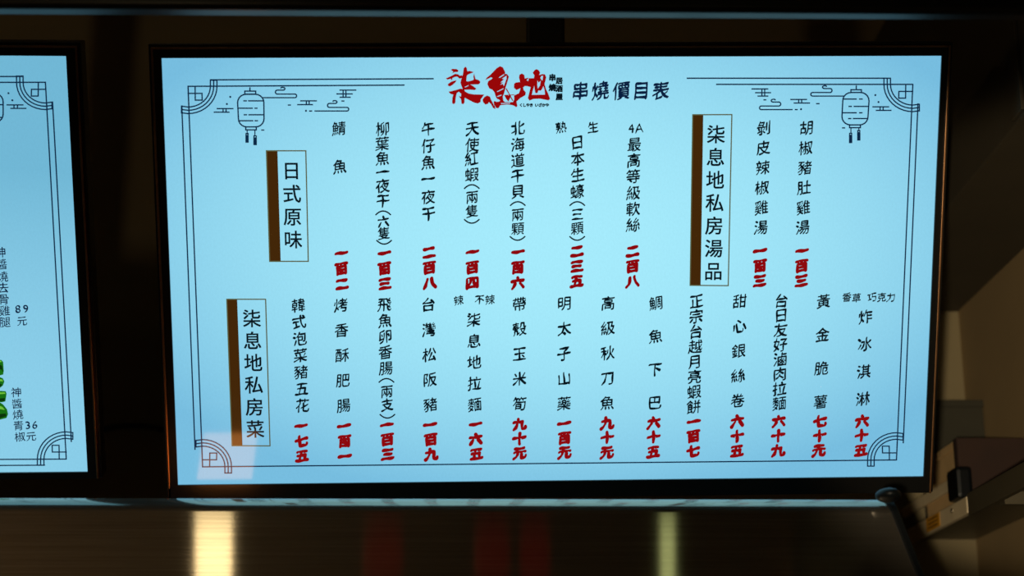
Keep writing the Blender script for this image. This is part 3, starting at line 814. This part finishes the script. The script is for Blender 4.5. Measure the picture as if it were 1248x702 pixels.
def carton(label, x0, x1, y0, y1, z0, z1, m, group=None, lid=0.012):
    c = empty('carton', label, 'box', group, loc=((x0 + x1) / 2, (y0 + y1) / 2, z0))
    l = c.location
    obj('carton_body', bx(bmesh.new(), x0 - l.x, x1 - l.x, y0 - l.y, y1 - l.y, 0, z1 - z0 - lid, 0.0015), m, c)
    g = (y1 - y0) / 2
    obj('flap', bx(bmesh.new(), x0 - .002 - l.x, x1 + .002 - l.x, y0 - l.y, -.001, z1 - z0 - lid + .0002, z1 - z0, 0.0015), m, c)
    obj('flap', bx(bmesh.new(), x0 - .002 - l.x, x1 + .002 - l.x, .001, y1 - l.y, z1 - z0 - lid + .0002, z1 - z0, 0.0015), m, c)
    return c
zS = zt1 + .0006
xa = XS + .006
_, z_c = yz(1164, 537, xa); yc0, _ = yz(1166, 560, xa)
carton('small cream carton on the shelf behind the black clamp', xa, xa + .10, yc0, 2.64, zS, z_c, M_cream)
f0 = on_y(1167, 533, yc0 - .024)
brd = empty('board', 'dark red-brown board standing on the shelf against the cream carton', 'board', loc=(f0.x + .055, yc0 - .012, zS))
obj('board_sheet', bx(bmesh.new(), -.055, .055, -.010, .010, 0, f0.z - zS, 0.002), M_redbrown, brd)
obj('edge_band', bx(bmesh.new(), -.0565, -.0551, -.010, .010, 0, f0.z - zS, 0.0004), M_redbrown, brd)
g0 = on_y(1136, 487, 2.66); g1 = on_y(1230, 487, 2.66)
carton('dark grey carton at the back of the shelf, behind the cream one', g0.x, min(g1.x, WR - .004), 2.66, 2.755, zS, g0.z, M_greycart)

# ---------------------------------------------------------------- lamps of the room behind the camera, plus two added lights
def place_lamp(px, py, h):
    """where the steel face mirrors the given pixel: follow the reflected ray up to height h"""
    d = ray(px, py).normalized()
    n = Vector((0, -math.cos(TILT), math.sin(TILT)))
    p0 = Vector((0, ye, ze)); t = (p0 - CO).dot(n) / d.dot(n); p = CO + d * t
    r = d - 2 * d.dot(n) * n
    return p + r * ((h - p.z) / r.z)
def bar_lamp(label, m, w, px, pyc, h, ln, group=None):
    a, b = place_lamp(px, 622, h), place_lamp(px, 740, h)
    c = (a + b) / 2; ln = (a - b).length
    L_ = empty('ceiling_lamp', label, 'lamp', group, loc=(c.x, c.y, h))
    L_.rotation_euler.z = math.atan2(-(a.x - b.x), a.y - b.y)
    obj('diffuser', bx(bmesh.new(), -w / 2, w / 2, -ln / 2, ln / 2, 0, 0.02, 0.003), m, L_)
    obj('housing', bx(bmesh.new(), -w / 2 - .012, w / 2 + .012, -ln / 2 - .01, ln / 2 + .01, 0.0201, 0.07, 0.004), M_lampbody, L_)
    for s in (-1, 1):
        obj('hanger_rod', cyl(bmesh.new(), (0, s * ln * .35, (0.07 + ZC - h) / 2), .005, ZC - h - .0702), M_pole, L_)
    return L_
bar_lamp('warm white bar lamp hanging above the counter', M_warmlamp, 0.072, 260, 660, 2.55, 0.75)
bar_lamp('narrow greenish bar lamp hanging to the right above the counter', M_tube, 0.028, 814, 660, 2.55, 0.75)
for k, (px, rr_) in enumerate(((467, .034), (600, .030), (652, .026))):
    c = place_lamp(px, 670, 2.35)
    t = empty('paper_lantern', 'red paper lantern hanging behind the camera, %s of three' % ('left', 'middle', 'right')[k], 'lantern', 'red paper lanterns', loc=(c.x, c.y, 2.28))
    obj('lantern_shade', lathe(bmesh.new(), [(.02, 0), (rr_, .02), (rr_ * 1.15, .07), (rr_, .12), (.02, .14)], (0, 0, 0)), M_redlamp, t, smooth=True)
    obj('cord', cyl(bmesh.new(), (0, 0, .14 + (ZC - 2.42) / 2), .002, ZC - 2.42 - .001, seg=8), M_cable, t)

# added, unseen warm spotlight; its beam brightens the right wall past the large screen
wl = empty('added_spot', 'unseen spotlight on a stand, added behind the camera to brighten the right wall', 'lamp', loc=(-0.30, -0.9, 0))
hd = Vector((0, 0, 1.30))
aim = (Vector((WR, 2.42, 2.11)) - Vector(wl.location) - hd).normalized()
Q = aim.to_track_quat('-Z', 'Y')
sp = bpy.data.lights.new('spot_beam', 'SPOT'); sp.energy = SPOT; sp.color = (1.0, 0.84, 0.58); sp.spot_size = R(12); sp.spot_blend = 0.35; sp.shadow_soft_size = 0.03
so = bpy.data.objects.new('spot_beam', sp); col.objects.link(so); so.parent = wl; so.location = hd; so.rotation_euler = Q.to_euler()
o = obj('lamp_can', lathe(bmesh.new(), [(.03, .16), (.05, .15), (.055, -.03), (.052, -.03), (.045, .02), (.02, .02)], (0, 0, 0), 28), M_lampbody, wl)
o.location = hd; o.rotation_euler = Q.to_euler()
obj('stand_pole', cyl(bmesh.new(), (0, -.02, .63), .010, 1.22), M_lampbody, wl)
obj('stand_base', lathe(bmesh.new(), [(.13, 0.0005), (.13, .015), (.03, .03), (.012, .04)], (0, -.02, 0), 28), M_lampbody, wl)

# unseen fill light added on the left wall to lift the dim room
ws = empty('added_fill_lamp', 'unseen warm fill lamp added on the left wall', 'lamp', loc=(WL, -0.9, 2.3))
obj('back_plate', bx(bmesh.new(), 0.0005, .02, -.05, .05, -.08, .08, .003), M_lampbody, ws)
obj('fill_lamp_shade', lathe(bmesh.new(), [(.03, -.06), (.05, -.04), (.055, .04), (.045, .07), (.03, .075)], (.085, 0, 0), 24), mat('fill_lamp_glow', (1, .85, .6), .5, emit=s2l((255, 226, 182)), strength=FILL), ws, smooth=True)
